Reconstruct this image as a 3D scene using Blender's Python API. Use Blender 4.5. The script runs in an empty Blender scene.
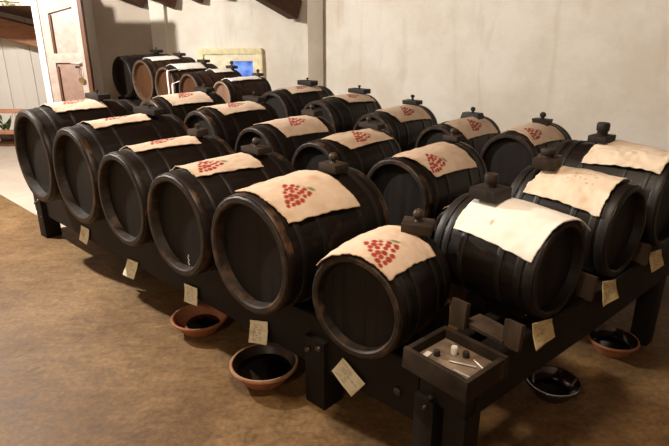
import bpy, bmesh, math, random
from mathutils import Vector, Matrix, noise
random.seed(7)
R = math.radians
scene = bpy.context.scene
col = scene.collection

# ------------------------------------------------------------------ frames
# row frame: U runs along the long front rack (towards the door), V into the room
U = Vector((-math.sin(R(47)), math.cos(R(47)), 0))
V = Vector((math.sin(R(43)), math.cos(R(43)), 0))
# frame of the short rack on the right: W along it (away), N out of its face
W = Vector((math.sin(R(49)), math.cos(R(49)), 0))
N = Vector((math.sin(R(139)), math.cos(R(139)), 0))
Z = Vector((0, 0, 1))


def uv(u, v, z=0.0):
    return U * u + V * v + Z * z


def wn(w, n, z=0.0):
    return W * w + N * n + Z * z


ROT_ROW = R(-43)      # local +Y = V, local +X = -U
ROT_SIDE = R(41)      # local +Y = -N, local +X = W

# ------------------------------------------------------------------ materials


def new_mat(name):
    m = bpy.data.materials.new(name)
    m.use_nodes = True
    nt = m.node_tree
    b = nt.nodes['Principled BSDF']
    return m, nt, b


def nd(nt, t, **kw):
    n = nt.nodes.new(t)
    for k, v in kw.items():
        if k in n.inputs:
            n.inputs[k].default_value = v
        else:
            setattr(n, k, v)
    return n


def ramp(nt, stops):
    n = nt.nodes.new('ShaderNodeValToRGB')
    e = n.color_ramp.elements
    while len(e) < len(stops):
        e.new(0.5)
    for i, (p, c) in enumerate(stops):
        e[i].position = p
        e[i].color = (c[0], c[1], c[2], 1)
    return n


def wood(name, dark, light, worn=None, scale=(22, 2.2, 22), rough=(.38, .62), bump=.25, worn_amt=(.62, .74), spec=.35, coat=0.0):
    m, nt, b = new_mat(name)
    L = nt.links.new
    tc = nd(nt, 'ShaderNodeTexCoord')
    oi = nd(nt, 'ShaderNodeObjectInfo')
    mul = nd(nt, 'ShaderNodeMath', operation='MULTIPLY')
    mul.inputs[1].default_value = 37.0
    L(oi.outputs['Random'], mul.inputs[0])
    add = nd(nt, 'ShaderNodeVectorMath', operation='ADD')
    L(tc.outputs['Object'], add.inputs[0])
    L(mul.outputs[0], add.inputs[1])
    mp = nd(nt, 'ShaderNodeMapping')
    mp.inputs['Scale'].default_value = scale
    L(add.outputs[0], mp.inputs['Vector'])
    n1 = nd(nt, 'ShaderNodeTexNoise', Scale=1.6, Detail=7.0, Roughness=.62)
    L(mp.outputs[0], n1.inputs['Vector'])
    r1 = ramp(nt, [(.30, dark), (.72, light)])
    L(n1.outputs['Fac'], r1.inputs['Fac'])
    out = r1.outputs['Color']
    if worn:
        n2 = nd(nt, 'ShaderNodeTexNoise', Scale=9.0, Detail=5.0, Roughness=.6)
        L(add.outputs[0], n2.inputs['Vector'])
        r2 = ramp(nt, [(worn_amt[0], (0, 0, 0)), (worn_amt[1], (1, 1, 1))])
        L(n2.outputs['Fac'], r2.inputs['Fac'])
        mx = nd(nt, 'ShaderNodeMix', data_type='RGBA')
        L(r2.outputs['Color'], mx.inputs[0])
        L(out, mx.inputs[6])
        mx.inputs[7].default_value = (*worn, 1)
        out = mx.outputs[2]
    L(out, b.inputs['Base Color'])
    mr = nd(nt, 'ShaderNodeMapRange')
    mr.inputs['To Min'].default_value = rough[0]
    mr.inputs['To Max'].default_value = rough[1]
    L(n1.outputs['Fac'], mr.inputs['Value'])
    L(mr.outputs[0], b.inputs['Roughness'])
    b.inputs['Specular IOR Level'].default_value = spec
    b.inputs['Coat Weight'].default_value = coat
    bp = nd(nt, 'ShaderNodeBump', Strength=bump, Distance=.004)
    L(n1.outputs['Fac'], bp.inputs['Height'])
    L(bp.outputs[0], b.inputs['Normal'])
    return m


def plain(name, c, rough=.5, metal=0.0, spec=.5, coat=0.0):
    m, nt, b = new_mat(name)
    L = nt.links.new
    tc = nd(nt, 'ShaderNodeTexCoord')
    n1 = nd(nt, 'ShaderNodeTexNoise', Scale=14.0, Detail=4.0)
    L(tc.outputs['Object'], n1.inputs['Vector'])
    r1 = ramp(nt, [(.3, [q * .82 for q in c]), (.7, [min(1, q * 1.12) for q in c])])
    L(n1.outputs['Fac'], r1.inputs['Fac'])
    L(r1.outputs['Color'], b.inputs['Base Color'])
    b.inputs['Roughness'].default_value = rough
    b.inputs['Metallic'].default_value = metal
    b.inputs['Specular IOR Level'].default_value = spec
    b.inputs['Coat Weight'].default_value = coat
    return m


def plaster(name, c, c2, stain, bump=.35):
    m, nt, b = new_mat(name)
    L = nt.links.new
    g = nd(nt, 'ShaderNodeNewGeometry')
    n1 = nd(nt, 'ShaderNodeTexNoise', Scale=1.3, Detail=9.0, Roughness=.65)
    L(g.outputs['Position'], n1.inputs['Vector'])
    r1 = ramp(nt, [(.38, c2), (.58, c)])
    L(n1.outputs['Fac'], r1.inputs['Fac'])
    mp = nd(nt, 'ShaderNodeMapping')
    mp.inputs['Scale'].default_value = (2.4, 2.4, .5)
    L(g.outputs['Position'], mp.inputs['Vector'])
    n2 = nd(nt, 'ShaderNodeTexNoise', Scale=1.7, Detail=6.0, Roughness=.6, Distortion=.4)
    L(mp.outputs[0], n2.inputs['Vector'])
    r2 = ramp(nt, [(.56, (0, 0, 0)), (.78, (.75, .75, .75))])
    L(n2.outputs['Fac'], r2.inputs['Fac'])
    mx = nd(nt, 'ShaderNodeMix', data_type='RGBA')
    L(r2.outputs['Color'], mx.inputs[0])
    L(r1.outputs['Color'], mx.inputs[6])
    mx.inputs[7].default_value = (*stain, 1)
    L(mx.outputs[2], b.inputs['Base Color'])
    b.inputs['Roughness'].default_value = .85
    b.inputs['Specular IOR Level'].default_value = .2
    n3 = nd(nt, 'ShaderNodeTexNoise', Scale=9.0, Detail=8.0, Roughness=.7)
    L(g.outputs['Position'], n3.inputs['Vector'])
    bp = nd(nt, 'ShaderNodeBump', Strength=bump, Distance=.02)
    L(n3.outputs['Fac'], bp.inputs['Height'])
    L(bp.outputs[0], b.inputs['Normal'])
    return m


def floor_mat():
    m, nt, b = new_mat('worn_concrete')
    L = nt.links.new
    g = nd(nt, 'ShaderNodeNewGeometry')
    P = g.outputs['Position']
    n1 = nd(nt, 'ShaderNodeTexNoise', Scale=1.1, Detail=10.0, Roughness=.62, Distortion=.5)
    L(P, n1.inputs['Vector'])
    r1 = ramp(nt, [(.30, (.118, .064, .024)), (.48, (.190, .110, .045)), (.68, (.290, .182, .086))])
    L(n1.outputs['Fac'], r1.inputs['Fac'])
    # brush / trowel streaks
    mp = nd(nt, 'ShaderNodeMapping')
    mp.inputs['Rotation'].default_value = (0, 0, R(35))
    mp.inputs['Scale'].default_value = (1.6, 3.2, 1)
    L(P, mp.inputs['Vector'])
    n2 = nd(nt, 'ShaderNodeTexNoise', Scale=4.5, Detail=12.0, Roughness=.78, Distortion=.5)
    L(mp.outputs[0], n2.inputs['Vector'])
    r2 = ramp(nt, [(.34, (.50, .46, .42)), (.62, (1.15, 1.14, 1.12))])
    L(n2.outputs['Fac'], r2.inputs['Fac'])
    mx = nd(nt, 'ShaderNodeMix', data_type='RGBA', blend_type='MULTIPLY')
    mx.inputs[0].default_value = .85
    L(r1.outputs['Color'], mx.inputs[6])
    L(r2.outputs['Color'], mx.inputs[7])
    # dark spots and drips
    n3 = nd(nt, 'ShaderNodeTexNoise', Scale=8.5, Detail=4.0, Roughness=.6)
    L(P, n3.inputs['Vector'])
    r3 = ramp(nt, [(.68, (1, 1, 1)), (.76, (.40, .36, .32))])
    L(n3.outputs['Fac'], r3.inputs['Fac'])
    mx2 = nd(nt, 'ShaderNodeMix', data_type='RGBA', blend_type='MULTIPLY')
    mx2.inputs[0].default_value = .8
    L(mx.outputs[2], mx2.inputs[6])
    L(r3.outputs['Color'], mx2.inputs[7])
    n5 = nd(nt, 'ShaderNodeTexNoise', Scale=38.0, Detail=6.0, Roughness=.7)
    L(P, n5.inputs['Vector'])
    r5 = ramp(nt, [(.35, (.72, .70, .68)), (.62, (1.16, 1.15, 1.14))])
    L(n5.outputs['Fac'], r5.inputs['Fac'])
    mx5 = nd(nt, 'ShaderNodeMix', data_type='RGBA', blend_type='MULTIPLY')
    mx5.inputs[0].default_value = 1.0
    L(mx2.outputs[2], mx5.inputs[6])
    L(r5.outputs['Color'], mx5.inputs[7])
    mx2 = mx5
    # hairline cracks
    vo = nd(nt, 'ShaderNodeTexVoronoi', feature='DISTANCE_TO_EDGE', Scale=.8)
    ds = nd(nt, 'ShaderNodeVectorMath', operation='ADD')
    nv = nd(nt, 'ShaderNodeTexNoise', Scale=2.2, Detail=6.0)
    L(P, nv.inputs['Vector'])
    L(P, ds.inputs[0])
    L(nv.outputs['Color'], ds.inputs[1])
    L(ds.outputs[0], vo.inputs['Vector'])
    r4 = ramp(nt, [(0.0, (.55, .5, .45)), (.012, (1, 1, 1))])
    L(vo.outputs['Distance'], r4.inputs['Fac'])
    mx3 = nd(nt, 'ShaderNodeMix', data_type='RGBA', blend_type='MULTIPLY')
    mx3.inputs[0].default_value = .5
    L(mx2.outputs[2], mx3.inputs[6])
    L(r4.outputs['Color'], mx3.inputs[7])
    L(mx3.outputs[2], b.inputs['Base Color'])
    mr = nd(nt, 'ShaderNodeMapRange')
    mr.inputs['To Min'].default_value = .42
    mr.inputs['To Max'].default_value = .75
    L(n2.outputs['Fac'], mr.inputs['Value'])
    L(mr.outputs[0], b.inputs['Roughness'])
    b.inputs['Specular IOR Level'].default_value = .3
    bp = nd(nt, 'ShaderNodeBump', Strength=.25, Distance=.01)
    L(n2.outputs['Fac'], bp.inputs['Height'])
    L(bp.outputs[0], b.inputs['Normal'])
    return m


def cloth_mat(name, base, base2, red=(.36, .050, .034), green=(.16, .19, .075), stain=(.50, .30, .15)):
    m, nt, b = new_mat(name)
    L = nt.links.new
    at = nd(nt, 'ShaderNodeAttribute', attribute_name='print')
    sp = nd(nt, 'ShaderNodeSeparateColor')
    L(at.outputs['Color'], sp.inputs[0])
    tc = nd(nt, 'ShaderNodeTexCoord')
    n1 = nd(nt, 'ShaderNodeTexNoise', Scale=11.0, Detail=6.0, Roughness=.6)
    L(tc.outputs['Object'], n1.inputs['Vector'])
    r1 = ramp(nt, [(.3, base2), (.65, base)])
    L(n1.outputs['Fac'], r1.inputs['Fac'])
    c = r1.outputs['Color']
    for idx, cc in ((2, stain), (1, green), (0, red)):
        mx = nd(nt, 'ShaderNodeMix', data_type='RGBA')
        L(sp.outputs[idx], mx.inputs[0])
        L(c, mx.inputs[6])
        mx.inputs[7].default_value = (*cc, 1)
        c = mx.outputs[2]
    L(c, b.inputs['Base Color'])
    b.inputs['Roughness'].default_value = .95
    b.inputs['Specular IOR Level'].default_value = .1
    n3 = nd(nt, 'ShaderNodeTexNoise', Scale=160.0, Detail=2.0)
    L(tc.outputs['Object'], n3.inputs['Vector'])
    bp = nd(nt, 'ShaderNodeBump', Strength=.35, Distance=.003)
    L(n3.outputs['Fac'], bp.inputs['Height'])
    L(bp.outputs[0], b.inputs['Normal'])
    return m


M = {}
M['black'] = wood('blackened_oak', (.0040, .0028, .0021), (.0150, .0100, .0070), (.050, .026, .013), worn_amt=(.63, .78), rough=(.34, .55), spec=.3)
M['chime'] = wood('worn_chime_oak', (.0110, .0075, .0055), (.042, .028, .019), (.115, .062, .033), worn_amt=(.55, .72))
M['chime_dark'] = wood('oiled_chime_oak', (.0070, .0050, .0040), (.022, .016, .012), None)
M['head'] = wood('dark_head_boards', (.0065, .0050, .0040), (.0180, .0135, .0100), None, scale=(16, 16, 1.4), rough=(.5, .75), spec=.25)
M['hoop'] = wood('blackened_iron', (.0050, .0035, .0026), (.0190, .0120, .0080), (.130, .062, .030), scale=(5, 5, 5), rough=(.36, .55), worn_amt=(.52, .68), spec=.4)
M['hoop_plain'] = wood('dull_black_iron', (.0050, .0037, .0030), (.0165, .0120, .0092), None, scale=(5, 5, 5), rough=(.40, .58), spec=.45)
M['rack'] = wood('dark_rack_timber', (.0045, .0031, .0023), (.0145, .0098, .0068), (.036, .024, .016), scale=(3, 3, 3), rough=(.5, .75), worn_amt=(.66, .80), spec=.25)
M['chock'] = wood('grey_brown_offcut_wood', (.045, .032, .023), (.115, .080, .056), None, scale=(9, 9, 3), rough=(.6, .8), spec=.2)
M['tray'] = wood('weathered_tray_wood', (.012, .008, .0055), (.046, .031, .020), (.105, .072, .046), scale=(7, 7, 7), rough=(.55, .8), worn_amt=(.6, .75), spec=.2)
M['traybase'] = wood('dusty_tray_bottom', (.11, .075, .05), (.27, .20, .145), (.045, .03, .02), scale=(9, 9, 9), rough=(.7, .9), worn_amt=(.55, .66), spec=.15)
M['block'] = wood('dark_bung_block', (.020, .013, .009), (.058, .038, .026), None, scale=(6, 24, 14), rough=(.5, .72), spec=.25)
M['block_black'] = wood('black_bung_block', (.010, .0075, .006), (.030, .022, .016), None, scale=(6, 24, 14), rough=(.45, .7), spec=.3)
M['knob'] = wood('turned_knob_wood', (.025, .015, .010), (.075, .046, .030), None, scale=(12, 12, 12), rough=(.4, .6), spec=.35)
M['pale_chime'] = wood('lit_cask_chime', (.20, .125, .08), (.38, .26, .18), None, scale=(14, 14, 14), rough=(.5, .75), spec=.2)  # lit copy of the cask chime, brightness put into the colour
M['pale_head'] = wood('lit_cask_head', (.17, .095, .060), (.27, .165, .110), None, scale=(14, 14, 1.2), rough=(.55, .75), spec=.2)  # lit copy of the cask head, for the one cask in the light
M['brown_stave'] = wood('brown_cask_oak', (.020, .0095, .0050), (.062, .029, .015), (.015, .008, .005), rough=(.4, .62), worn_amt=(.6, .78), scale=(18, 2, 18))
M['head_shaded'] = wood('shaded_cask_head', (.052, .0205, .0080), (.090, .038, .0155), None, scale=(14, 14, 1.2), rough=(.55, .75), spec=.2)  # heads of the back casks, darkened as if in the door's shadow
M['brown_chime'] = wood('pale_cask_chime', (.060, .034, .020), (.13, .082, .052), None, scale=(14, 14, 14), rough=(.5, .75), spec=.2)
M['burlap'] = cloth_mat('printed_burlap', (.75, .595, .46), (.64, .49, .37))
M['burlap_pale'] = cloth_mat('pale_spotted_burlap', (.84, .71, .57), (.77, .63, .48), red=(.50, .20, .12), stain=(.52, .30, .15))
M['white_cloth'] = cloth_mat('white_cotton', (.90, .86, .80), (.84, .79, .71), stain=(.55, .34, .17))
M['paper'] = cloth_mat('yellowed_paper', (.86, .72, .40), (.74, .60, .32), red=(.10, .085, .06), stain=(.38, .26, .12))
M['paper_white'] = cloth_mat('cream_paper', (.96, .91, .70), (.91, .84, .60), red=(.14, .12, .09), stain=(.45, .34, .18))
M['terracotta'] = wood('terracotta', (.30, .115, .055), (.46, .20, .105), (.15, .07, .04), scale=(5, 5, 5), rough=(.6, .85), worn_amt=(.60, .76), spec=.2)
M['terracotta_rim'] = wood('dusty_terracotta_rim', (.36, .18, .10), (.52, .31, .20), (.24, .10, .05), scale=(9, 9, 9), rough=(.65, .85), spec=.15)
M['glazed'] = plain('dark_glazed_clay', (.020, .011, .009), .16, 0, .6, .4)
M['dark_clay'] = wood('dark_brown_clay', (.012, .007, .005), (.05, .024, .014), None, scale=(6, 6, 6), rough=(.3, .5), spec=.4)  # darker clay for the bowl interior and the plant pot
M['vinegar'] = plain('dark_vinegar', (.004, .0025, .002), .12, 0, .5)
M['bolt'] = plain('dull_steel_bolt', (.10, .085, .07), .45, .8)
M['floor'] = floor_mat()
M['landing'] = plaster('pale_smooth_floor', (.46, .39, .32), (.40, .335, .27), (.37, .30, .235), .1)
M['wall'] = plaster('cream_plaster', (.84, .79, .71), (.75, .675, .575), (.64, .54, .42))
M['wall_dimmed'] = plaster('dimmed_plaster', (.52, .44, .36), (.45, .38, .305), (.40, .33, .26))  # cream plaster darkened: shade on visible parts, less bounce off unseen walls
M['white_paint'] = plain('white_gloss_paint', (.78, .73, .67), .45)
M['white_boards'] = plaster('white_painted_boards', (.72, .67, .61), (.69, .64, .58), (.66, .60, .54), .05)
M['pink_paint'] = plain('pinkish_white_paint', (.45, .36, .31), .4)
M['panel_dimmed'] = plain('dimmed_pink_panel', (.26, .165, .125), .45)  # lower panel darkened to carry the light fading down the door
M['yellow_paint'] = plain('pale_yellow_paint', (.82, .72, .44), .5)
M['cream_paint'] = plain('cream_sash_paint', (.84, .77, .56), .5)
M['brown_edge'] = wood('red_brown_door_edge', (.07, .028, .014), (.15, .062, .032), None, scale=(20, 20, 2))
M['beam'] = wood('old_rafter_wood', (.040, .018, .010), (.120, .054, .028), (.03, .015, .009), scale=(12, 12, 12), rough=(.55, .8), spec=.2)
M['beam_light'] = wood('varnished_beam', (.25, .110, .060), (.42, .20, .115), None, scale=(3, 16, 16), rough=(.4, .6))
M['roof_boards'] = wood('dark_roof_boards', (.055, .026, .014), (.150, .072, .040), None, scale=(2, 14, 14), rough=(.5, .75))
M['roof'] = plaster('whitewashed_roof', (.68, .60, .50), (.60, .52, .42), (.5, .42, .33))
M['brass'] = plain('aged_brass', (.55, .38, .16), .3, .9)
M['steel'] = plain('brushed_steel', (.55, .50, .45), .3, .9)
M['leaf'] = plain('green_leaf', (.06, .14, .045), .45)
M['lime'] = plain('yellow_green_leaf', (.42, .48, .10), .5)
M['bone'] = plain('white_plastic', (.85, .82, .76), .35)
M['dark_rubber'] = plain('dark_cork', (.025, .018, .014), .7)

gm, nt_, b_ = new_mat('clear_thin_glass')
b_.inputs['Base Color'].default_value = (.75, .72, .66, 1)
b_.inputs['Roughness'].default_value = .12
b_.inputs['Transmission Weight'].default_value = .55
M['glass'] = gm

# blue dusk seen through the little pane: the pane gives off the evening light
pm, nt_, b_ = new_mat('blue_evening_pane')
tc_ = nd(nt_, 'ShaderNodeTexCoord')
no_ = nd(nt_, 'ShaderNodeTexNoise', Scale=7.0, Detail=3.0)
nt_.links.new(tc_.outputs['Object'], no_.inputs['Vector'])
ra_ = ramp(nt_, [(.35, (.030, .075, .36)), (.65, (.17, .29, .70))])
nt_.links.new(no_.outputs['Fac'], ra_.inputs['Fac'])
nt_.links.new(ra_.outputs['Color'], b_.inputs['Base Color'])
nt_.links.new(ra_.outputs['Color'], b_.inputs['Emission Color'])
b_.inputs['Emission Strength'].default_value = .55
b_.inputs['Roughness'].default_value = .1
M['pane'] = pm

# ------------------------------------------------------------------ builders


def link(name, me, mats, parent=None, loc=None, rotz=0.0, smooth=None):
    for m in (mats if isinstance(mats, (list, tuple)) else [mats]):
        me.materials.append(M[m] if isinstance(m, str) else m)
    o = bpy.data.objects.new(name, me)
    col.objects.link(o)
    if parent is not None:
        o.parent = parent
    if loc is not None:
        o.location = loc
    o.rotation_euler.z = rotz
    if smooth is not None:
        me.polygons.foreach_set('use_smooth', [True] * len(me.polygons))
        if smooth < 180:
            me.set_sharp_from_angle(angle=R(smooth))
    return o


def tag(o, label, cat, group=None):
    o['label'] = label
    o['category'] = cat
    if group:
        o['group'] = group
    return o


def empty(name, loc, rotz=0.0):
    o = bpy.data.objects.new(name, None)
    o.empty_display_size = .1
    col.objects.link(o)
    o.location = loc
    o.rotation_euler.z = rotz
    return o


def structure(o):
    o['kind'] = 'structure'
    return o


def mesh_of(verts, faces, name='mesh', midx=None):
    me = bpy.data.meshes.new(name)
    me.from_pydata([tuple(v) for v in verts], [], faces)
    if midx:
        me.polygons.foreach_set('material_index', midx)
    me.validate()
    me.update()
    return me


def bm_mesh(bm, name='mesh'):
    me = bpy.data.meshes.new(name)
    bm.normal_update()
    bm.to_mesh(me)
    bm.free()
    return me


def box_bm(bm, c, s, bev=0.0, mat=None, jit=0.0, taper=0.0):
    """axis-aligned box at c with size s; mat: 4x4 applied afterwards"""
    r = bmesh.ops.create_cube(bm, size=1.0)
    vs = r['verts']
    for v in vs:
        t = 1 - taper if v.co.z > 0 else 1
        v.co = Vector((v.co.x * s[0] * t + random.uniform(-jit, jit), v.co.y * s[1] * t + random.uniform(-jit, jit), v.co.z * s[2] + random.uniform(-jit, jit)))
    if bev > 0:
        es = list({e for v in vs for e in v.link_edges})
        rr = bmesh.ops.bevel(bm, geom=es, offset=bev, segments=2, profile=.6, affect='EDGES')
        vs = list({v for f in rr['faces'] for v in f.verts} | {v for v in vs if v.is_valid})
    for v in vs:
        v.co = v.co + Vector(c)
        if mat is not None:
            v.co = mat @ v.co
    return vs


def box(name, c, s, mat, parent=None, bev=.004, jit=0.0, taper=0.0, loc=None, rotz=0.0, xf=None, smooth=35):
    bm = bmesh.new()
    box_bm(bm, c, s, bev, xf, jit, taper)
    return link(name, bm_mesh(bm, name), mat, parent, loc, rotz, smooth)


def beam(name, a, b, w, h, mat, parent=None, bev=.006, jit=.0, segs=10, wob=.004):
    """timber from a to b (centre line), width w (horizontal), height h, slightly uneven along its length"""
    a = Vector(a)
    b = Vector(b)
    d = (b - a)
    ln = d.length
    d.normalize()
    side = d.cross(Z)
    side.normalize()
    up = side.cross(d)
    verts = []
    faces = []
    prof = [(-1, -1), (1, -1), (1, 1), (-1, 1)]
    k = 8
    sd = random.random() * 100
    for i in range(segs + 1):
        p = a + d * (ln * i / segs)
        ww = w / 2 + wob * noise.noise(Vector((i * .7, sd, 0)))
        hh = h / 2 + wob * noise.noise(Vector((i * .7, sd, 5)))
        for (sx, sy) in prof:
            for q in ((0, 1), (1, 0)) if sx * sy > 0 else ((1, 0), (0, 1)):
                x = sx * (ww - bev * q[0])
                y = sy * (hh - bev * q[1])
                verts.append(p + side * x + up * y)
    for i in range(segs):
        for j in range(k):
            faces.append((i * k + j, i * k + (j + 1) % k, (i + 1) * k + (j + 1) % k, (i + 1) * k + j))
    faces.append(tuple(range(k - 1, -1, -1)))
    faces.append(tuple(segs * k + j for j in range(k)))
    me = mesh_of(verts, faces, name)
    bm = bmesh.new()
    bm.from_mesh(me)
    bmesh.ops.recalc_face_normals(bm, faces=bm.faces)
    bm.to_mesh(me)
    bm.free()
    return link(name, me, mat, parent, smooth=30)


def lathe(name, prof, mat, parent=None, n=32, loc=None, wob=0.0, midx=None, axis='z', smooth=40, sc=(1, 1, 1)):
    """closed or open profile [(r, z)...] spun round z (or y)"""
    verts, faces, mi = [], [], []
    for k, (r, z) in enumerate(prof):
        for i in range(n):
            a = 2 * math.pi * i / n
            rr = r * (1 + wob * noise.noise(Vector((math.cos(a) * 1.3, math.sin(a) * 1.3, z * 3))))
            if axis == 'z':
                verts.append((rr * math.cos(a) * sc[0], rr * math.sin(a) * sc[1], z * sc[2]))
            else:
                verts.append((rr * math.sin(a) * sc[0], z * sc[1], rr * math.cos(a) * sc[2]))
    for k in range(len(prof) - 1):
        for i in range(n):
            j = (i + 1) % n
            faces.append((k * n + i, k * n + j, (k + 1) * n + j, (k + 1) * n + i))
            mi.append(midx[k] if midx else 0)
    if prof[0][0] > 1e-6 and prof[-1][0] > 1e-6 and prof[0] != prof[-1] and False:
        pass
    me = mesh_of(verts, faces, name, mi)
    bm = bmesh.new()
    bm.from_mesh(me)
    bmesh.ops.remove_doubles(bm, verts=bm.verts, dist=1e-6)
    bmesh.ops.recalc_face_normals(bm, faces=bm.faces)
    bm.to_mesh(me)
    bm.free()
    return link(name, me, mat, parent, loc, smooth=smooth)


def tube(name, pts, r, mat, parent=None, n=8, loc=None):
    pts = [Vector(p) for p in pts]
    verts, faces = [], []
    for i, p in enumerate(pts):
        d = (pts[min(i + 1, len(pts) - 1)] - pts[max(i - 1, 0)]).normalized()
        s = d.cross(Z if abs(d.z) < .9 else Vector((1, 0, 0))).normalized()
        t = s.cross(d)
        rr = r[i] if isinstance(r, (list, tuple)) else r
        for k in range(n):
            a = 2 * math.pi * k / n
            verts.append(p + (s * math.cos(a) + t * math.sin(a)) * rr)
    for i in range(len(pts) - 1):
        for k in range(n):
            faces.append((i * n + k, i * n + (k + 1) % n, (i + 1) * n + (k + 1) % n, (i + 1) * n + k))
    faces.append(tuple(range(n)))
    faces.append(tuple((len(pts) - 1) * n + k for k in range(n - 1, -1, -1)))
    return link(name, mesh_of(verts, faces, name), mat, parent, loc, smooth=60)


# ------------------------------------------------------------------ barrels
ZS = 1.02          # casks are a touch taller than wide
BULGE = .065


def rad(r, L, y):
    return r * (1 + BULGE - BULGE * (2 * y / L) ** 2)


def make_barrel(label, pos, rotz, r, L, zc, zbase, style='black', group=None, chalk=False):
    """pos: world xy of the cask centre; zc: height of its axis; zbase: where it rests"""
    root = empty('barrel', (pos.x, pos.y, zbase), rotz)
    tag(root, label, 'barrel', group)
    h = zc - zbase
    th = .125 * r + .004
    ns = 20
    na = ns * 3
    ny = 18
    rec = .15 * r + .010
    verts, faces, mi = [], [], []
    sd = random.random() * 50
    rings = []

    def ring(y, rr, groove):
        s = len(verts)
        for i in range(na):
            a = 2 * math.pi * i / na
            g = groove if i % 3 == 0 else 0.0
            q = rr - g + .0012 * noise.noise(Vector((i // 3 * 3.1, y * 4, sd)))
            verts.append((q * math.sin(a), y, h + ZS * q * math.cos(a)))
        rings.append(s)
    seq = []
    seq.append((-L / 2 + rec, r - th, 0, 1))
    seq.append((-L / 2 + .006, r - th * .92, 0, 1))
    seq.append((-L / 2, r - th * .72, 0, 1))
    seq.append((-L / 2, r - .006, .001, 1))
    for k in range(ny + 1):
        y = -L / 2 + .005 + (L - .01) * k / ny
        seq.append((y, rad(r, L, y), .0028, 0))
    seq.append((L / 2, r - .006, .001, 1))
    seq.append((L / 2, r - th * .72, 0, 1))
    seq.append((L / 2 - .006, r - th * .92, 0, 1))
    seq.append((L / 2 - rec, r - th, 0, 0))
    for (y, rr, g, m_) in seq:
        ring(y, rr, g)
    for k in range(len(seq) - 1):
        a0, b0 = rings[k], rings[k + 1]
        m_ = 1 if (seq[k][3] == 1 and k < 4) or seq[k + 1][3] == 1 else 0
        for i in range(na):
            j = (i + 1) % na
            faces.append((a0 + i, a0 + j, b0 + j, b0 + i))
            mi.append(m_)
    me = mesh_of(verts, faces, 'staves', mi)
    smats = {'black': ['black', 'chime'], 'oiled': ['black', 'chime_dark'], 'brown': ['brown_stave', 'brown_chime'], 'dark': ['black', 'chime_dark'], 'pale': ['brown_stave', 'pale_chime']}[style]
    link('staves', me, smats, root, smooth=28)
    # heads, recessed, each made of boards
    for sgn in (-1, 1):
        bm = bmesh.new()
        rr = r - th + .002
        y0 = sgn * (L / 2 - rec)
        nb = 7
        w = 2 * rr / nb
        for k in range(nb):
            x0, x1 = -rr + k * w + .0003, -rr + (k + 1) * w - .0003
            pts = []
            st = 6
            for i in range(st + 1):
                x = x0 + (x1 - x0) * i / st
                pts.append((x, math.sqrt(max(0, rr * rr - x * x))))
            loop = [(x, y0, h + ZS * zz) for x, zz in pts] + [(x, y0, h - ZS * zz) for x, zz in reversed(pts)]
            fv = [bm.verts.new(p) for p in loop]
            bv = [bm.verts.new((p[0], p[1] - sgn * .012, p[2])) for p in loop]
            n_ = len(fv)
            try:
                bm.faces.new(fv)
                bm.faces.new(list(reversed(bv)))
            except ValueError:
                pass
            for i in range(n_):
                j = (i + 1) % n_
                try:
                    bm.faces.new((fv[i], bv[i], bv[j], fv[j]))
                except ValueError:
                    pass
        bmesh.ops.remove_doubles(bm, verts=bm.verts, dist=1e-6)
        bmesh.ops.recalc_face_normals(bm, faces=bm.faces)
        link('head', bm_mesh(bm, 'head'), {'brown': 'head_shaded', 'pale': 'pale_head'}.get(style, 'head'), root)
    # iron hoops
    hm = 'hoop' if style == 'black' else 'hoop_plain'
    hq = {.18: 'hoop_plain', .355: 'hoop_plain'}
    for f, wd in ((-.5, .034), (-.355, .026), (-.18, .024), (.18, .024), (.355, .026), (.5, .034)):
        y = f * L
        if abs(f) == .5:
            y = math.copysign(L / 2 - .008 - wd / 2, f)
        t = .0035
        prof = []
        for yy, e in ((y - wd / 2, -.004), (y - wd / 2, t - .001), (y - wd / 2 + .002, t), (y + wd / 2 - .002, t), (y + wd / 2, t - .001), (y + wd / 2, -.004)):
            prof.append((rad(r, L, yy) + e, yy))
        lathe('hoop', prof, hq.get(abs(f), hm), root, n=64, loc=(0, 0, h), axis='y', sc=(1, 1, ZS), smooth=40)
    if chalk:
        pts = [(.028 + .006 * math.sin(k * 2.1), -L / 2 + rec - .001, h - r * .62 - .010 * k * .75) for k in range(8)]
        c = tube('chalk_mark', pts, .0022, 'bone', root, n=5)
        c['label'] = 'small white chalk squiggle low on the head'
    return root


CASKS = {}


def cask(key, label, pos, front, r, L, zc, zbase, style, group, chalk=False):
    rotz = math.atan2(front.x, -front.y)       # local -Y looks along front
    CASKS[key] = dict(pos=pos, rotz=rotz, r=r, L=L, zc=zc)
    return make_barrel(label, pos, rotz, r, L, zc, zbase, style, group, chalk)


# ------------------------------------------------------------------ cloths
GRAPES = []          # (along, across, radius): local cluster coordinates in metres; apex at -along
_rows = [(5, .050), (5, .028), (4, .005), (4, -.018), (3, -.040), (2, -.061), (1, -.080)]
for n_, y_ in _rows:
    for i_ in range(n_):
        random.seed(n_ * 31 + i_ * 7 + int(y_ * 1000))
        GRAPES.append((y_ + random.uniform(-.004, .004) - (.012 if y_ == .05 and i_ in (0, 4) else 0), (i_ - (n_ - 1) / 2) * .0255 + random.uniform(-.003, .003),
                       0.0102 * random.uniform(.88, 1.15)))
random.seed(11)


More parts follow.
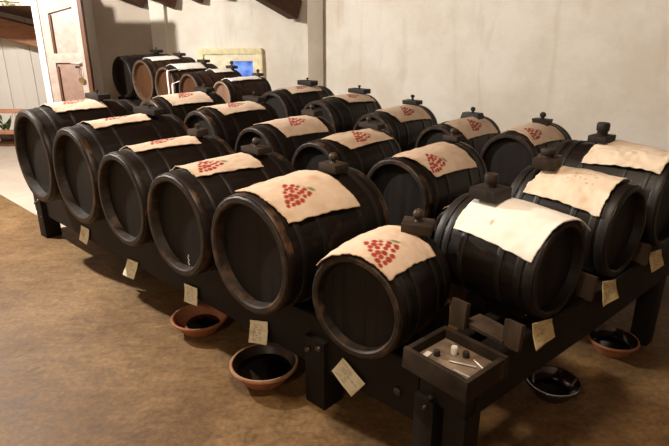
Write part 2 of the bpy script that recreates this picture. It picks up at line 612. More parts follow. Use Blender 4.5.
def make_cloth(key, name, label, corners, mat, side=1, prnt='grapes', group=None, over=0.0, cen=None, spots=(), thick=.004, nx=84, ny=84, wr=1.0, rag=.006, scale=1.0, seed=0.0, cat='cloth'):
    """corners: FL, FR, BR, BL as (s along the cask, arc over the crest towards the camera side), metres.
    side = +1: the camera side is local +X, -1: local -X."""
    c = CASKS[key]
    r, L = c['r'], c['L']
    verts, faces, cols = [], [], []
    FL, FR, BR, BL = [Vector(p) for p in corners]
    if cen is None:
        cen = (FR + FL + BR + BL) / 4
    ax = Vector((.88, -.36)).normalized()      # from apex of the bunch towards its leaf, in (s, arc)
    if prnt == 'grapes':
        ax = Vector((.80, -.50)).normalized()
    px = Vector((-ax.y, ax.x))
    for j in range(ny + 1):
        for i in range(nx + 1):
            a, b = i / nx, j / ny              # a across, b along
            p = FL * (1 - a) * (1 - b) + FR * a * (1 - b) + BR * a * b + BL * (1 - a) * b
            e = noise.noise(Vector((a * 9 + seed, b * 9, seed))) * rag + noise.noise(Vector((a * 26 + seed, b * 26, 3))) * rag * .6
            edge = max(abs(a - .5), abs(b - .5)) * 2
            ev = Vector((e, noise.noise(Vector((a * 9, b * 9 + seed, 9))) * rag)) * (edge ** 6)
            p = p + ev
            s, arc = p.x, p.y
            ss = max(-L / 2, min(L / 2, s))
            R0 = rad(r, L, ss)
            th = arc / R0
            lift = .0080 + wr * (.0035 * (1 + noise.noise(Vector((a * 2.6 + seed, b * 3.1, seed * 2)))) + .0016 * noise.noise(Vector((a * 11, b * 11, seed))))
            lift += .006 * edge ** 8 * (.5 + noise.noise(Vector((a * 5, b * 5, seed + 4))))
            q = R0 + lift
            x, z = q * math.sin(th), q * math.cos(th) * ZS
            y = s
            if s < -L / 2:                     # overhang past the front rim droops
                z -= (abs(s) - L / 2) * .55
            verts.append((side * x, y, z))
            red = green = st = 0.0
            d = p - cen
            la, lc = d.dot(ax) / scale, d.dot(px) / scale
            if prnt == 'grapes':
                for (ga, gc, gr) in GRAPES:
                    dd = math.hypot((la - ga) / 1.15, lc - gc)
                    if dd < gr * 1.3:
                        red = max(red, min(1, (gr * 1.12 - dd) / .0025))
                lf = math.hypot((la - .070) / 1.0, (lc - .050) / 1.7)
                if lf < .012:
                    green = min(1, (.012 - lf) / .003) * .85
                if abs(la - .066 - .1 * lc) < .0020 and -.01 < lc < .045:
                    green = .6
                st = max(0, noise.noise(Vector((a * 5 + seed, b * 5, 7 + seed))) - .25) * .9
            elif prnt == 'faint':
                for (ga, gc, gr) in GRAPES[::2]:
                    dd = math.hypot(la - ga, lc - gc)
                    if dd < gr:
                        red = max(red, min(1, (gr * .55 - dd) / .003) * .75)
                st = max(0, noise.noise(Vector((a * 6 + seed, b * 6, 7 + seed))) - .12) * .8
            else:
                st = max(0, noise.noise(Vector((a * 4 + seed, b * 4, 7 + seed))) - .32) * .5
            for (sa, sb, sr, k) in spots:
                dd = math.hypot((a - sa) * 1.0, (b - sb) * 1.6) + .02 * noise.noise(Vector((a * 20, b * 20, 1)))
                if dd < sr:
                    st = max(st, min(1, (sr - dd) / (sr * .6)) * k)
            if prnt == 'grapes' and edge > .965:
                st = max(st, .35)
            cols.append((max(0, red), max(0, green), max(0, min(1, st)), 1))
    for j in range(ny):
        for i in range(nx):
            v = j * (nx + 1) + i
            f = (v, v + 1, v + nx + 2, v + nx + 1)
            faces.append(f if side > 0 else f[::-1])
    me = mesh_of(verts, faces, name)
    attr = me.color_attributes.new('print', 'FLOAT_COLOR', 'POINT')
    attr.data.foreach_set('color', [q for cc in cols for q in cc])
    o = link(name, me, mat, None, (c['pos'].x, c['pos'].y, c['zc']), c['rotz'], smooth=180)
    md = o.modifiers.new('thickness', 'SOLIDIFY')
    md.thickness = thick
    md.offset = -1
    tag(o, label, cat, group)
    return o


def make_stopper(key, label, y, x=0.0, size=(.13, .10, .042), knob=(.020, .030), taper=.0, mat='block', kmat='knob', yaw=0.0, kind='ball', lift=.016, koff=(0, 0)):
    c = CASKS[key]
    r, L = c['r'], c['L']
    R0 = rad(r, L, y)
    zz = c['zc'] + ZS * math.sqrt(max(.001, R0 * R0 - x * x)) + lift
    p = c['pos'] + Matrix.Rotation(c['rotz'], 3, 'Z') @ Vector((x, y, 0))
    root = empty('bung_stopper', (p.x, p.y, zz), c['rotz'] + yaw)
    tag(root, label, 'barrel stopper')
    # block: board with a short neck that sits down in the bung hole
    bm = bmesh.new()
    vs = box_bm(bm, (0, 0, size[2] / 2), size, .004, None, .002, taper)
    box_bm(bm, (0, 0, -.016), (size[0] * .42, size[1] * .42, .036), .003)
    link('block', bm_mesh(bm, 'block'), mat, root, smooth=35)
    kr, kh = knob
    h0 = size[2] - .002
    if kind == 'ball':
        prof = [(.0, h0), (kr * .75, h0), (kr * .62, h0 + kh * .15), (kr * .5, h0 + kh * .3)]
        for k in range(9):
            a = -math.pi / 2 + .5 + (math.pi - .5) * k / 8
            prof.append((max(0.0, kr * math.cos(a)), h0 + kh * .3 + kr + kr * math.sin(a)))
    elif kind == 'plug':
        prof = [(0, h0), (kr * .85, h0), (kr * .8, h0 + kh * .3), (kr * 1.0, h0 + kh * .42), (kr * 1.04, h0 + kh * .85), (kr * .9, h0 + kh), (0, h0 + kh)]
    else:
        prof = [(0, h0), (kr * .6, h0), (kr * .5, h0 + kh * .5), (kr * .9, h0 + kh * .62), (kr * .85, h0 + kh * .9), (kr * .4, h0 + kh), (0, h0 + kh)]
    lathe('knob', prof, kmat, root, n=20, loc=(koff[0], koff[1], 0), smooth=50)
    return root


# ------------------------------------------------------------------ the setting
bm = bmesh.new()
fo = mesh_of([(-8, -4, 0), (9, -4, 0), (9, 12, 0), (-8, 12, 0)], [(0, 1, 2, 3)], 'floor')
structure(link('floor', fo, 'floor'))
# pale smooth landing floor by the door, a thin screed on the concrete
lp = [uv(4.55, 1.60), uv(12, 1.60), uv(12, 7.5), uv(4.55, 7.5)]
lv = [(p.x, p.y, 0.0) for p in lp] + [(p.x, p.y, .004) for p in lp]
structure(link('floor_landing', mesh_of(lv, [(4, 5, 6, 7), (0, 1, 5, 4), (1, 2, 6, 5), (2, 3, 7, 6), (3, 0, 4, 7)][:], 'floor_landing'), 'landing'))


def wall(name, a, b, h, mat, th=.25, z0=0.0):
    """wall whose inner face runs from a to b (room on the left of a->b)"""
    a = Vector((a[0], a[1], 0))
    b = Vector((b[0], b[1], 0))
    d = (b - a).normalized()
    o = Vector((d.y, -d.x, 0)) * th
    pts = [a, b, b + o, a + o]
    v = [p + Z * z0 for p in pts] + [p + Z * h for p in pts]
    f = [(3, 2, 1, 0), (4, 5, 6, 7), (0, 1, 5, 4), (1, 2, 6, 5), (2, 3, 7, 6), (3, 0, 4, 7)]
    return structure(link(name, mesh_of(v, f, name), mat))


corner = Vector((-.20, 8.0, 0))
far_r = corner - U * 9.5
wall('wall_right', (far_r.x, far_r.y), (corner.x, corner.y), 6.0, 'wall')
wall('wall_back', (corner.x + .15, 8.0), (-2.44, 8.0), 3.4, 'wall')
wall('wall_corner', (-2.40, 8.0), (-3.86, 7.92), 3.4, 'wall_dimmed')  # door shadow on this stretch is deepened by the darker plaster
wall('wall_landing', (-3.6, 8.7), (-7.4, 8.7), 3.4, 'white_paint', .2)
wall('wall_left', (-7.4, 8.9), (-7.4, -3.4), 5.5, 'wall_dimmed')
wall('wall_front', (-7.4, -3.4), (7.2, -3.4), 6.0, 'wall_dimmed')
wall('wall_side', (7.2, -3.6), (7.2, 2.2), 6.0, 'wall_dimmed')
# roof slope rising from the low eaves of the right wall
vw = corner.dot(V)
zr = 2.15
ra, rb = uv(-5.5, vw + .6, zr - .25), uv(9.5, vw + .6, zr - .25)
rc, rd = uv(9.5, vw - 9.5, zr + 9.5 * .33), uv(-5.5, vw - 9.5, zr + 9.5 * .33)
rv = [ra, rb, rc, rd] + [p + Z * .15 for p in (ra, rb, rc, rd)]
structure(link('ceiling', mesh_of(rv, [(0, 1, 2, 3), (7, 6, 5, 4), (0, 4, 5, 1), (1, 5, 6, 2), (2, 6, 7, 3), (3, 7, 4, 0)], 'ceiling'), 'roof_boards'))

# pilaster in the corner of the two walls, its shade put into the colour
pil = box('trim_1', (-.255, 7.97, 1.5), (.205, .20, 3.0), 'wall_dimmed', bev=.012)
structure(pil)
# shallow whitewashed chimney breast left of the window
structure(box('trim_2', (-2.36, 7.99, 1.5), (.20, .12, 3.0), 'wall', bev=.015))


def rafter(i, tip, w, h, ln, slope, mat='beam', dirv=None):
    """rafter whose lowest, wall-end corner sits at tip and which rises along -V"""
    d = (dirv if dirv is not None else -V) + Z * slope
    d.normalize()
    a = Vector(tip) + Z * (h / 2) - U * 0
    s = d.cross(Z).normalized()
    a = a + s * (w / 2) * 0
    return structure(beam('trim_%d' % i, a, a + d * ln, w, h, mat, bev=.012, wob=.012, segs=14))


rafter(3, (-2.53, 7.93, 1.755), .13, .16, 4.2, .36)
rafter(4, (-2.12, 7.93, 1.745), .13, .16, 4.2, .36)
rafter(5, (-1.75, 7.93, 1.805), .12, .15, 4.2, .36)
rafter(6, (-1.40, 7.93, 1.850), .12, .15, 4.2, .36)
rafter(7, (-.52, 7.86, 1.605), .20, .24, 4.6, .40)

# window: pale yellow frame, cream sash and a small blue evening pane
win = empty('window_1', (-1.42, 8.0, .61))
structure(win)
bm = bmesh.new()
for c_, s_ in (((0, -.03, .59), (.86, .07, .085)), ((0, -.03, .03), (.86, .07, .085)), ((-.40, -.03, .31), (.07, .07, .48)), ((.395, -.03, .31), (.08, .07, .48))):
    box_bm(bm, c_, s_, .006)
link('frame', bm_mesh(bm, 'frame'), 'yellow_paint', win, smooth=35)
bm = bmesh.new()
for c_, s_ in (((-.23, -.022, .31), (.29, .035, .48)), ((-.04, -.03, .31), (.10, .045, .48)), ((.33, -.03, .31), (.055, .045, .48)), ((.156, -.03, .505), (.30, .045, .09)), ((.156, -.03, .09), (.30, .045, .05))):
    box_bm(bm, c_, s_, .005)
link('sash', bm_mesh(bm, 'sash'), 'cream_paint', win, smooth=35)
box('pane', (.156, -.012, .29), (.295, .008, .37), 'pane', win, bev=0)
lathe('latch', [(0, 0), (.014, 0), (.012, .018), (0, .022)], 'bolt', win, n=12, loc=(-.12, -.05, .565))

# door leaf standing open in front of the shaded wall
DY = 6.5
dx0, dx1 = -3.20, -2.775
door = empty('door_1', (dx0, DY, 0))
structure(door)
dw = dx1 - dx0
bm = bmesh.new()
box_bm(bm, (.045, 0, 1.03), (.09, .045, 2.04), .004)
box_bm(bm, (dw - .033, 0, 1.03), (.066, .045, 2.04), .004)
for zc_, hh in ((1.94, .22), (1.20, .10), (.14, .24)):
    box_bm(bm, (dw / 2 + .01, 0, zc_), (dw - .14, .043, hh), .003)
# sloping top rail of the upper panel
link('stile_frame', bm_mesh(bm, 'stile_frame'), 'pink_paint', door, smooth=35)
# upper panel with slanting head piece
pv = [(.10, .0, 1.24), (dw - .09, 0, 1.24), (dw - .09, 0, 1.80), (.10, 0, 1.80)]
box('panel', (dw / 2 + .01, .012, 1.52), (dw - .14, .018, .62), 'pink_paint', door, bev=.003)
box('panel', (dw / 2 + .01, .012, .70), (dw - .14, .018, .92), 'panel_dimmed', door, bev=.003)
bm = bmesh.new()
vs = [bm.verts.new(p) for p in ((.085, -.022, 1.665), (dw - .062, -.022, 1.735), (dw - .062, -.022, 1.86), (.085, -.022, 1.86))]
vb = [bm.verts.new((v.co.x, .004, v.co.z)) for v in vs]
bm.faces.new(vs)
for i in range(4):
    bm.faces.new((vs[i], vb[i], vb[(i + 1) % 4], vs[(i + 1) % 4]))
bmesh.ops.recalc_face_normals(bm, faces=bm.faces)
link('top_rail', bm_mesh(bm, 'top_rail'), 'pink_paint', door)
# narrow brown strips along the hinge side of the panels
box('panel_strip', (.101, -.008, 1.455), (.024, .03, .40), 'brown_edge', door, bev=.002)
box('panel_strip', (.101, -.008, .80), (.024, .03, .62), 'brown_edge', door, bev=.002)
bm = bmesh.new()
box_bm(bm, (dw - .055, -.027, 1.14), (.035, .008, .05), .002)
box_bm(bm, (dw - .100, -.055, 1.145), (.105, .014, .018), .005)
box_bm(bm, (dw - .055, -.04, 1.145), (.016, .035, .016), .003)
hd = link('door_handle', bm_mesh(bm, 'door_handle'), 'steel', door, smooth=35)
box('edge_strip', (dw + .022, .0, 1.03), (.045, .06, 2.06), 'brown_edge', door, bev=.003)
# key with round brass tag hanging in the lock
kt = empty('key_tag', (dx1 - .060, DY - .05, .93))
tag(kt, 'round brass key tag hanging from the lock of the pale pink door', 'key tag')
lathe('disc', [(0, -.004), (.032, -.004), (.034, 0), (.032, .004), (0, .004)], 'brass', kt, n=20, loc=(0, 0, .035), axis='y')
tube('ring', [(.012 * math.cos(a), 0, .13 + .055 * math.sin(a)) for a in [k * math.pi / 8 for k in range(-4, 13)]], .003, 'steel', kt, n=6)
# white jamb left of the leaf
structure(box('trim_8', (dx0 - .035, DY + .01, 1.08), (.065, .10, 2.16), 'white_paint', bev=.004))
# low partition behind the jamb, added to close the gap in the door shadow
structure(box('wall_partition', (dx0 - .035, (DY + .06 + 7.96) / 2, 1.03), (.06, 7.96 - DY - .06, 2.06), 'white_boards', bev=.003))
# white lintel over the landing
structure(box('trim_9', (-4.4, 7.15, 1.895), (2.35, .12, .27), 'white_paint', bev=.006))
# varnished beam and roof boards over the landing
structure(beam('trim_10', (-6.6, 8.35, 1.98), (-3.55, 8.35, 1.22), .14, .27, 'beam_light', bev=.01))
rb_ = [(-7.2, 8.66, 2.30), (-3.4, 8.66, 1.36), (-3.4, 7.3, 1.72), (-7.2, 7.3, 2.66)]
rbv = [Vector(p) for p in rb_] + [Vector(p) + Z * .04 for p in rb_]
structure(link('ceiling_landing', mesh_of(rbv, [(0, 1, 2, 3), (7, 6, 5, 4), (0, 4, 5, 1), (1, 5, 6, 2), (2, 6, 7, 3), (3, 7, 4, 0)], 'ceiling_landing'), 'roof_boards'))
# vertical panelling on the landing wall
pn = empty('wall_panelling', (-4.6, 8.68, 0))
structure(pn)
for k in range(8):
    box('board', (-1.0 + .20 * k, -.02 - .008 * (k % 2), 1.0), (.196, .03, 2.0), 'white_boards', pn, bev=.006)
structure(box('baseboard_landing', (-5.3, 7.45, .035), (3.0, .05, .07), 'brown_edge', bev=.004))

# railing on the landing
rl = empty('landing_railing', (-4.75, 7.25, 0))
tag(rl, 'low red-brown wooden railing on the landing beyond the farthest barrel', 'railing')
for z_ in (.50, .23):
    box('rail', (.25, 0, z_), (2.2, .05, .05), 'beam_light', rl, bev=.006)
for x_ in (-.72, 1.0):
    box('post', (x_, 0, .28), (.05, .06, .56), 'beam_light', rl, bev=.006)
# plant behind the railing
pl = empty('potted_plant', (-4.42, 7.55, 0))
tag(pl, 'small green leafy plant behind the low wooden railing', 'plant')
lathe('pot', [(0, 0), (.09, 0), (.12, .16), (.105, .16), (.10, .13), (0, .13)], 'dark_clay', pl, n=20)
bm = bmesh.new()
for k in range(26):
    a = random.uniform(0, 6.28)
    e = random.uniform(.5, 1.3)
    d = Vector((math.cos(a) * math.cos(e), math.sin(a) * math.cos(e), math.sin(e)))
    b0 = Vector((0, 0, .14)) + d * random.uniform(.05, .2)
    t = b0 + d * .13
    s_ = d.cross(Z).normalized() * .025
    mid = (b0 + t) / 2 + Vector((0, 0, .012))
    vs = [bm.verts.new(p) for p in (b0, mid + s_, t, mid - s_)]
    bm.faces.new(vs)
link('foliage', bm_mesh(bm, 'foliage'), 'leaf', pl)
# yellow-green sprig along the lintel
sg = empty('lintel_sprig', (-3.86, 7.085, 1.775))
tag(sg, 'yellow-green leafy sprig on the white lintel left of the door', 'sprig')
tube('twig', [(-.35, 0, .02), (-.1, -.01, .035), (.15, 0, .02)], .006, 'brown_edge', sg, n=6)
bm = bmesh.new()
for k in range(22):
    b0 = Vector((-.34 + .022 * k, -.01, .025))
    d = Vector((random.uniform(-.6, .6), random.uniform(-.7, -.2), random.uniform(-.5, .6))).normalized()
    t = b0 + d * .075
    s_ = d.cross(Z).normalized() * .018
    vs = [bm.verts.new(p) for p in (b0, (b0 + t) / 2 + s_, t, (b0 + t) / 2 - s_)]
    bm.faces.new(vs)
link('leaves', bm_mesh(bm, 'leaves'), 'lime', sg)

# ------------------------------------------------------------------ racks
BT = .43


def bolt(parent, p, d, r=.014):
    o = lathe('bolt', [(0, .012), (r * .7, .011), (r, .005), (r, 0), (0, 0)], 'bolt', parent, n=12, smooth=50)
    o.location = p
    o.rotation_euler = Vector(d).to_track_quat('Z', 'Y').to_euler()
    return o


def row_rack(name_label, u0, u1, vf, legs_u, depth=.44, tilt=0.0, zt=BT, bolts=False):
    root = empty('barrel_rack', (0, 0, 0))
    tag(root, name_label, 'barrel rack')
    zb = .175
    hh = zt - zb
    w = .105
    for nm, vv in (('front_beam', vf + w / 2), ('rear_beam', vf + depth)):
        us = u0 + (.18 if bolts and nm == 'rear_beam' else 0)
        beam(nm, uv(us, vv - tilt * us, zb + hh / 2), uv(u1, vv - tilt * u1, zb + hh / 2), w, hh, 'rack', root, bev=.008, segs=16, wob=.008)
    for lu in legs_u:
        for k, vv in enumerate((vf - .028 + .03 - tilt * lu, vf + depth + .0 - tilt * lu)):
            # the front legs overlap the face of the beam and are bolted to it
            top = .335 if k == 0 else zb + .01
            fr = -.028 if k == 0 else -.05
            c = uv(lu, vf - tilt * lu + (fr + .06 if k == 0 else depth), top / 2)
            o = box('leg', (0, 0, 0), (.115, .12, top), 'rack', root, bev=.005, jit=.003, loc=c, rotz=ROT_ROW)
            if k == 0 and bolts:
                for dx, dz in ((-.035, .105), (.03, .135)):
                    bolt(o, (dx, -.061, dz), (0, -1, 0))
    for lu in legs_u:
        beam('crossbar', uv(lu, vf + w - tilt * lu, zb + .06), uv(lu, vf + depth - w / 2 - tilt * lu, zb + .06), .08, .10, 'rack', root)
    return root


rk = row_rack('long dark timber rack carrying the front row of six black barrels', .95, 4.62, 1.468, (1.462, 4.46), bolts=True)
beam('crossbar', uv(1.02, 1.655, .33), uv(1.42, 1.70, .33), .07, .20, 'rack', rk)
bolt(rk, uv(1.04, 1.468, .275), -V, .018)
row_rack('dark timber rack under the middle row of barrels', 1.22, 4.72, 2.60, (1.7, 4.4))
row_rack('dark timber rack under the rear row of barrels by the cream wall', 1.45, 4.50, 3.80, (1.75, 4.2))

# short rack on the right, taller than the others
K = .88


def kz(z):
    return 1.6 - (1.6 - z) * K


DT = kz(.43)
rd_ = empty('barrel_rack', (0, 0, 0))
tag(rd_, 'dark timber rack on the right with a tray on its near end', 'barrel rack')
nf = -.955 * K
zt_, zb_ = kz(.426), kz(.20)
zm_, hb_ = (zt_ + zb_) / 2, zt_ - zb_
beam('front_beam', wn(1.345, nf - .045, zm_), wn(3.9, nf - .045, zm_), .09, hb_, 'rack', rd_, bev=.008, segs=16, wob=.006)
beam('rear_beam', wn(1.74, nf - .30, zm_), wn(3.9, nf - .30, zm_), .09, hb_, 'rack', rd_, bev=.008, segs=16, wob=.006)
beam('side_beam', wn(1.345, -1.005, zm_), wn(1.74, -1.005, zm_), .055, hb_, 'rack', rd_, bev=.006)
beam('crossbar', wn(1.32, nf - .005, zm_), wn(1.32, -1.035, zm_), .055, hb_ * .95, 'rack', rd_, bev=.008)
beam('crossbar', wn(1.76, nf - .005, zm_ - .02), wn(1.76, nf - .34, zm_ - .02), .05, hb_ * .8, 'rack', rd_, bev=.006)
for (w_, n_) in ((1.335, -.885), (1.315, -1.000), (1.80, -1.145), (2.92, -.885), (2.92, -1.14), (3.8, -.89), (3.8, -1.14)):
    box('leg', (0, 0, (zb_ + .02) / 2), (.085, .088, zb_ + .02), 'rack', rd_, bev=.005, jit=.003, loc=wn(w_, n_, 0), rotz=ROT_SIDE)
for p_ in (wn(1.270, -.99, .36), wn(1.270, -.965, .42)):
    bolt(rd_, p_, -W, .010)
beam('crossbar', wn(1.545, nf - .02, zt_ + .008), wn(1.56, -1.03, zt_ + .008), .09, .02, 'chock', rd_, bev=.003)
# wedges that stop the casks from rolling
for (w_, n_, h_, tl) in ((1.725 * K, -.955 * K, .098, .28), (2.33 * K, -.965 * K, .105, .3), (2.92 * K, -.965 * K, .10, .3), (1.70 * K, -1.185 * K, .105, .2)):
    bm = bmesh.new()
    vs = box_bm(bm, (0, 0, h_ / 2), (.025, .066, h_), .003)
    for v in vs:
        v.co.x += tl * v.co.z * .35
        if v.co.z > h_ * .5:
            v.co.z -= (v.co.x) * .35
    ck = link('chock', bm_mesh(bm, 'chock'), 'chock', rd_, wn(w_, n_, zt_ - .004), ROT_SIDE, smooth=35)
    ck['label'] = 'grey-brown wooden wedge'

# ------------------------------------------------------------------ front row
FRONT = -V
A = [  # u, v, r, L, lift, label
    (3.91, 1.28, .294, .72, .0, 'black barrel at the far left end of the front row, nearest the railing'),
    (3.295, 1.28, .276, .70, .0, 'second black barrel from the left in the front row, worn hoops'),
    (2.738, 1.28, .243, .64, .01, 'third black barrel from the left in the front row'),
    (2.220, 1.28, .24, .64, .0, 'fourth black barrel from the left in the front row, white squiggle on its head'),
    (1.683, 1.28, .245, .64, .0, 'large black barrel above the terracotta bowl nearest the camera'),
    (1.130, 1.308, .188, .375, .02, 'small black barrel at the right end of the front row, beside the wooden tray'),
]
B = [
    (4.45, 2.45, .25, .68, 'middle row black barrel farthest left, in front of the brown casks'),
    (3.74, 2.45, .24, .68, 'second black barrel from the left in the middle row'),
    (3.03, 2.42, .222, .66, 'third black barrel from the left in the middle row'),
    (2.42, 2.40, .215, .66, 'fourth black barrel from the left in the middle row'),
    (1.775, 2.38, .217, .66, 'middle row black barrel directly behind the smallest front row barrel'),
    (1.395, 2.40, .12, .36, 'small barrel mostly hidden behind the white-clothed barrel'),
]
C_ = [
    (4.20, 3.60, .243, .72, 'rear row black barrel farthest left, next to the window'),
    (3.58, 3.60, .228, .70, 'second black barrel from the left in the rear row, near the shaded pilaster'),
    (2.94, 3.60, .207, .70, 'third black barrel from the left in the rear row'),
    (2.30, 3.60, .196, .68, 'fourth black barrel from the left in the rear row'),
    (1.68, 3.52, .212, .64, 'rightmost black barrel of the rear row, its dark head facing the camera'),
]


TURN = {'A6': 6}


def put(key, u, v, r, L, lift, label, style, bt, group, chalk=False):
    hp = uv(u, v)
    zc = bt + rad(r, L, .13 * L) * ZS + .005 + lift
    fr = Matrix.Rotation(R(TURN.get(key, 0)), 3, 'Z') @ FRONT
    pos = hp - fr * (L / 2)
    cask(key, label, pos, fr, r, L, zc, bt, style, group, chalk)


for i, (u, v, r, L, li, lab) in enumerate(A):
    put('A%d' % (i + 1), u, v, r, L, li, lab, 'black', BT, 'black barrels of the front row', chalk=(i == 3))
for i, (u, v, r, L, lab) in enumerate(B):
    put('B%d' % (i + 1), u, v, r, L, 0, lab, 'black', BT, 'black barrels of the middle row')
for i, (u, v, r, L, lab) in enumerate(C_):
    put('C%d' % (i + 1), u, v, r, L, 0, lab, 'black', BT, 'black barrels of the rear row')
Dl = [
    (2.035, -.95, .203, .50, 'black barrel under the plain white cloth, beside the tray'),
    (2.64, -.95, .215, .535, 'black barrel under the spotted pale cloth, middle of the right rack'),
    (3.20, -.95, .235, .64, 'black barrel at the right edge, third along the right rack'),
]
for i, (w, n, r, L, lab) in enumerate(Dl):
    w, n, r, L = w * K, n * K, r * K, L * K
    zc = kz(.43 + rad(r / K, L / K, .2 * L / K) * ZS + .004)
    cask('D%d' % (i + 1), lab, wn(w, n) - N * (L / 2), N, r, L, zc, zt_, 'oiled', 'black barrels of the right rack')

# cloths -------------------------------------------------------------
G1, G2, G3 = 'printed burlap cloths on the front row', 'printed burlap cloths on the middle row', 'printed burlap cloths on the rear row'


def burlap(key, label, FL, FR, BR, BL, group, seed, **kw):
    """FR/BR given as (s, angle) measured round the cask; FL/BL as (s, arc)"""
    c = CASKS[key]
    f = lambda p: (p[0], p[1] * rad(c['r'], c['L'], max(-c['L'] / 2, p[0])))
    make_cloth(key, 'burlap_cloth', label, [FL, f(FR), f(BR), BL], 'burlap', 1, 'grapes', group, seed=seed, **kw)


LB = 'burlap cloth printed with red grapes '
burlap('A1', LB + 'on the barrel nearest the railing', (-.22, -.15), (-.215, .47), (.12, .50), (.13, -.13), G1, 1.3)
burlap('A2', LB + 'on the second front row barrel from the left', (-.23, -.15), (-.225, .38), (.13, .37), (.15, -.13), G1, 2.7)
burlap('A3', LB + 'on the third front row barrel from the left', (-.22, -.14), (-.235, .28), (.14, .42), (.17, -.13), G1, 3.1)
burlap('A4', LB + 'on the fourth front row barrel from the left', (-.23, -.14), (-.245, .42), (.12, .57), (.13, -.12), G1, 4.9, cen=Vector((-.125, .03)))
burlap('A5', LB + 'on the large barrel above the nearest terracotta bowl', (-.295, -.075), (-.26, .86), (.13, .97), (.07, -.09), G1, 5.3, cen=Vector((-.145, .108)))
burlap('A6', LB + 'on the small barrel beside the tray', (-.200, -.165), (-.183, .77), (.10, .86), (.12, -.10), G1, 6.1, cen=Vector((-.098, .048)))
burlap('B1', LB + 'on the leftmost middle row barrel below the brown casks', (-.24, -.10), (-.215, .71), (.19, .75), (.19, -.08), G2, 7.7)
burlap('B2', LB + 'on the second middle row barrel from the left', (-.25, -.12), (-.185, .64), (.23, .62), (.19, -.08), G2, 8.2)
burlap('B3', LB + 'on the third middle row barrel from the left', (-.24, -.10), (-.175, .85), (.23, .93), (.23, -.06), G2, 9.6)
burlap('B4', LB + 'on the fourth middle row barrel from the left', (-.25, -.005), (-.16, .76), (.28, .72), (.20, .01), G2, 10.4)
burlap('B5', LB + 'on the barrel behind the small front row barrel', (-.31, -.03), (-.22, .96), (.20, 1.06), (.15, -.0), G2, 11.8, cen=Vector((-.15, .14)))
burlap('B6', LB + 'peeping out between the white-clothed barrel and the spotted one', (-.14, -.10), (-.14, .95), (.16, 1.2), (.16, -.06), G2, 12.5, scale=.8)
burlap('C1', LB + 'on the leftmost rear row barrel beside the window', (-.20, -.10), (-.205, .57), (.20, .58), (.24, -.08), G3, 13.3)
burlap('C2', LB + 'on the rear row barrel right of the shaded pilaster', (-.16, -.10), (-.07, .63), (.29, .74), (.26, -.06), G3, 14.1)
burlap('C3', LB + 'on the third rear row barrel from the left', (-.27, -.02), (-.18, .90), (.24, 1.0), (.22, -.0), G3, 15.7)
burlap('C4', LB + 'on the fourth rear row barrel from the left', (-.27, .01), (-.21, 1.05), (.26, 1.12), (.20, .03), G3, 16.2)
burlap('C5', LB + 'on the rightmost rear row barrel', (-.24, -.10), (-.29, .82), (.16, .95), (.14, -.06), G3, 17.9, cen=Vector((-.16, .09)))


def side_cloth(key, name, label, FL, FR, BR, BL, mat, prnt, seed, **kw):
    c = CASKS[key]
    f = lambda p: (p[0] * K, p[1] * rad(c['r'], c['L'], max(-c['L'] / 2, p[0] * K)))
    g = lambda p: (p[0] * K, p[1] * K)
    make_cloth(key, name, label, [g(FL), f(FR), f(BR), g(BL)], mat, -1, prnt, 'cloths on the right rack', seed=seed, **kw)


side_cloth('D1', 'cotton_cloth', 'plain white cloth with one brown stain on the barrel beside the tray', (-.275, -.16), (-.225, 1.19), (.150, 1.03), (.14, -.12), 'white_cloth', 'plain', 3.7,
           spots=((.80, .60, .050, .8), (.42, .78, .10, .18)), rag=.003, thick=.004, wr=.9)
side_cloth('D2', 'burlap_cloth', 'pale cloth with faint red spots on the middle barrel of the right rack', (-.205, -.11), (-.215, 1.09), (.173, .98), (.12, -.08), 'burlap_pale', 'faint', 5.9,
           cen=Vector((-.05, .05)), spots=((.45, .55, .06, .4),), wr=1.3)
side_cloth('D3', 'burlap_cloth', 'creased pale cloth on the barrel at the right edge', (-.29, -.13), (-.285, .76), (.11, .87), (.08, -.08), 'burlap_pale', 'plain', 8.4,
           spots=((.5, .45, .05, .5), (.62, .30, .03, .6), (.35, .5, .12, .3)), wr=3.0)

# stoppers -----------------------------------------------------------
make_stopper('A1', 'flat black stopper with a tiny knob on the barrel nearest the railing', .135, size=(.20, .09, .036), knob=(.014, .030), mat='block_black', kind='peg')
make_stopper('A2', 'flat dark stopper board on the second front row barrel from the left', .185, size=(.22, .09, .036), knob=(.012, .022), mat='block_black', kind='peg', yaw=.1)
make_stopper('A3', 'wooden stopper with an upright knob on the third front row barrel', .195, size=(.10, .08, .036), knob=(.017, .030), kind='peg')
make_stopper('A4', 'broad wooden stopper with a round knob on the fourth front row barrel', .185, x=.01, size=(.135, .09, .030), knob=(.019, .032))
make_stopper('A5', 'square wooden stopper with a ball knob on the large barrel above the nearest bowl', .165, x=.03, size=(.105, .085, .040), knob=(.020, .026), lift=.008)
make_stopper('A6', 'wooden stopper with a ball knob on the small barrel beside the tray', .135, x=.062, size=(.115, .095, .040), knob=(.021, .026), yaw=.35)
make_stopper('B1', 'flat dark stopper on the leftmost middle row barrel below the brown casks', .23, size=(.20, .09, .034), knob=(.013, .035), kind='peg', mat='block_black')
make_stopper('B2', 'flat black stopper with a thin peg on the second middle row barrel', .235, size=(.21, .09, .034), knob=(.010, .045), kind='peg', mat='block_black')
make_stopper('B3', 'grey-brown stopper with a round knob on the third middle row barrel', .25, size=(.14, .09, .036), knob=(.019, .030))
make_stopper('B4', 'flat dark stopper with a round knob on the fourth middle row barrel', .24, size=(.17, .09, .030), knob=(.018, .022), koff=(-.03, 0))
make_stopper('B5', 'dark stopper with a reddish knob behind the cloth of the last middle row barrel', .25, size=(.10, .08, .03), knob=(.020, .022))
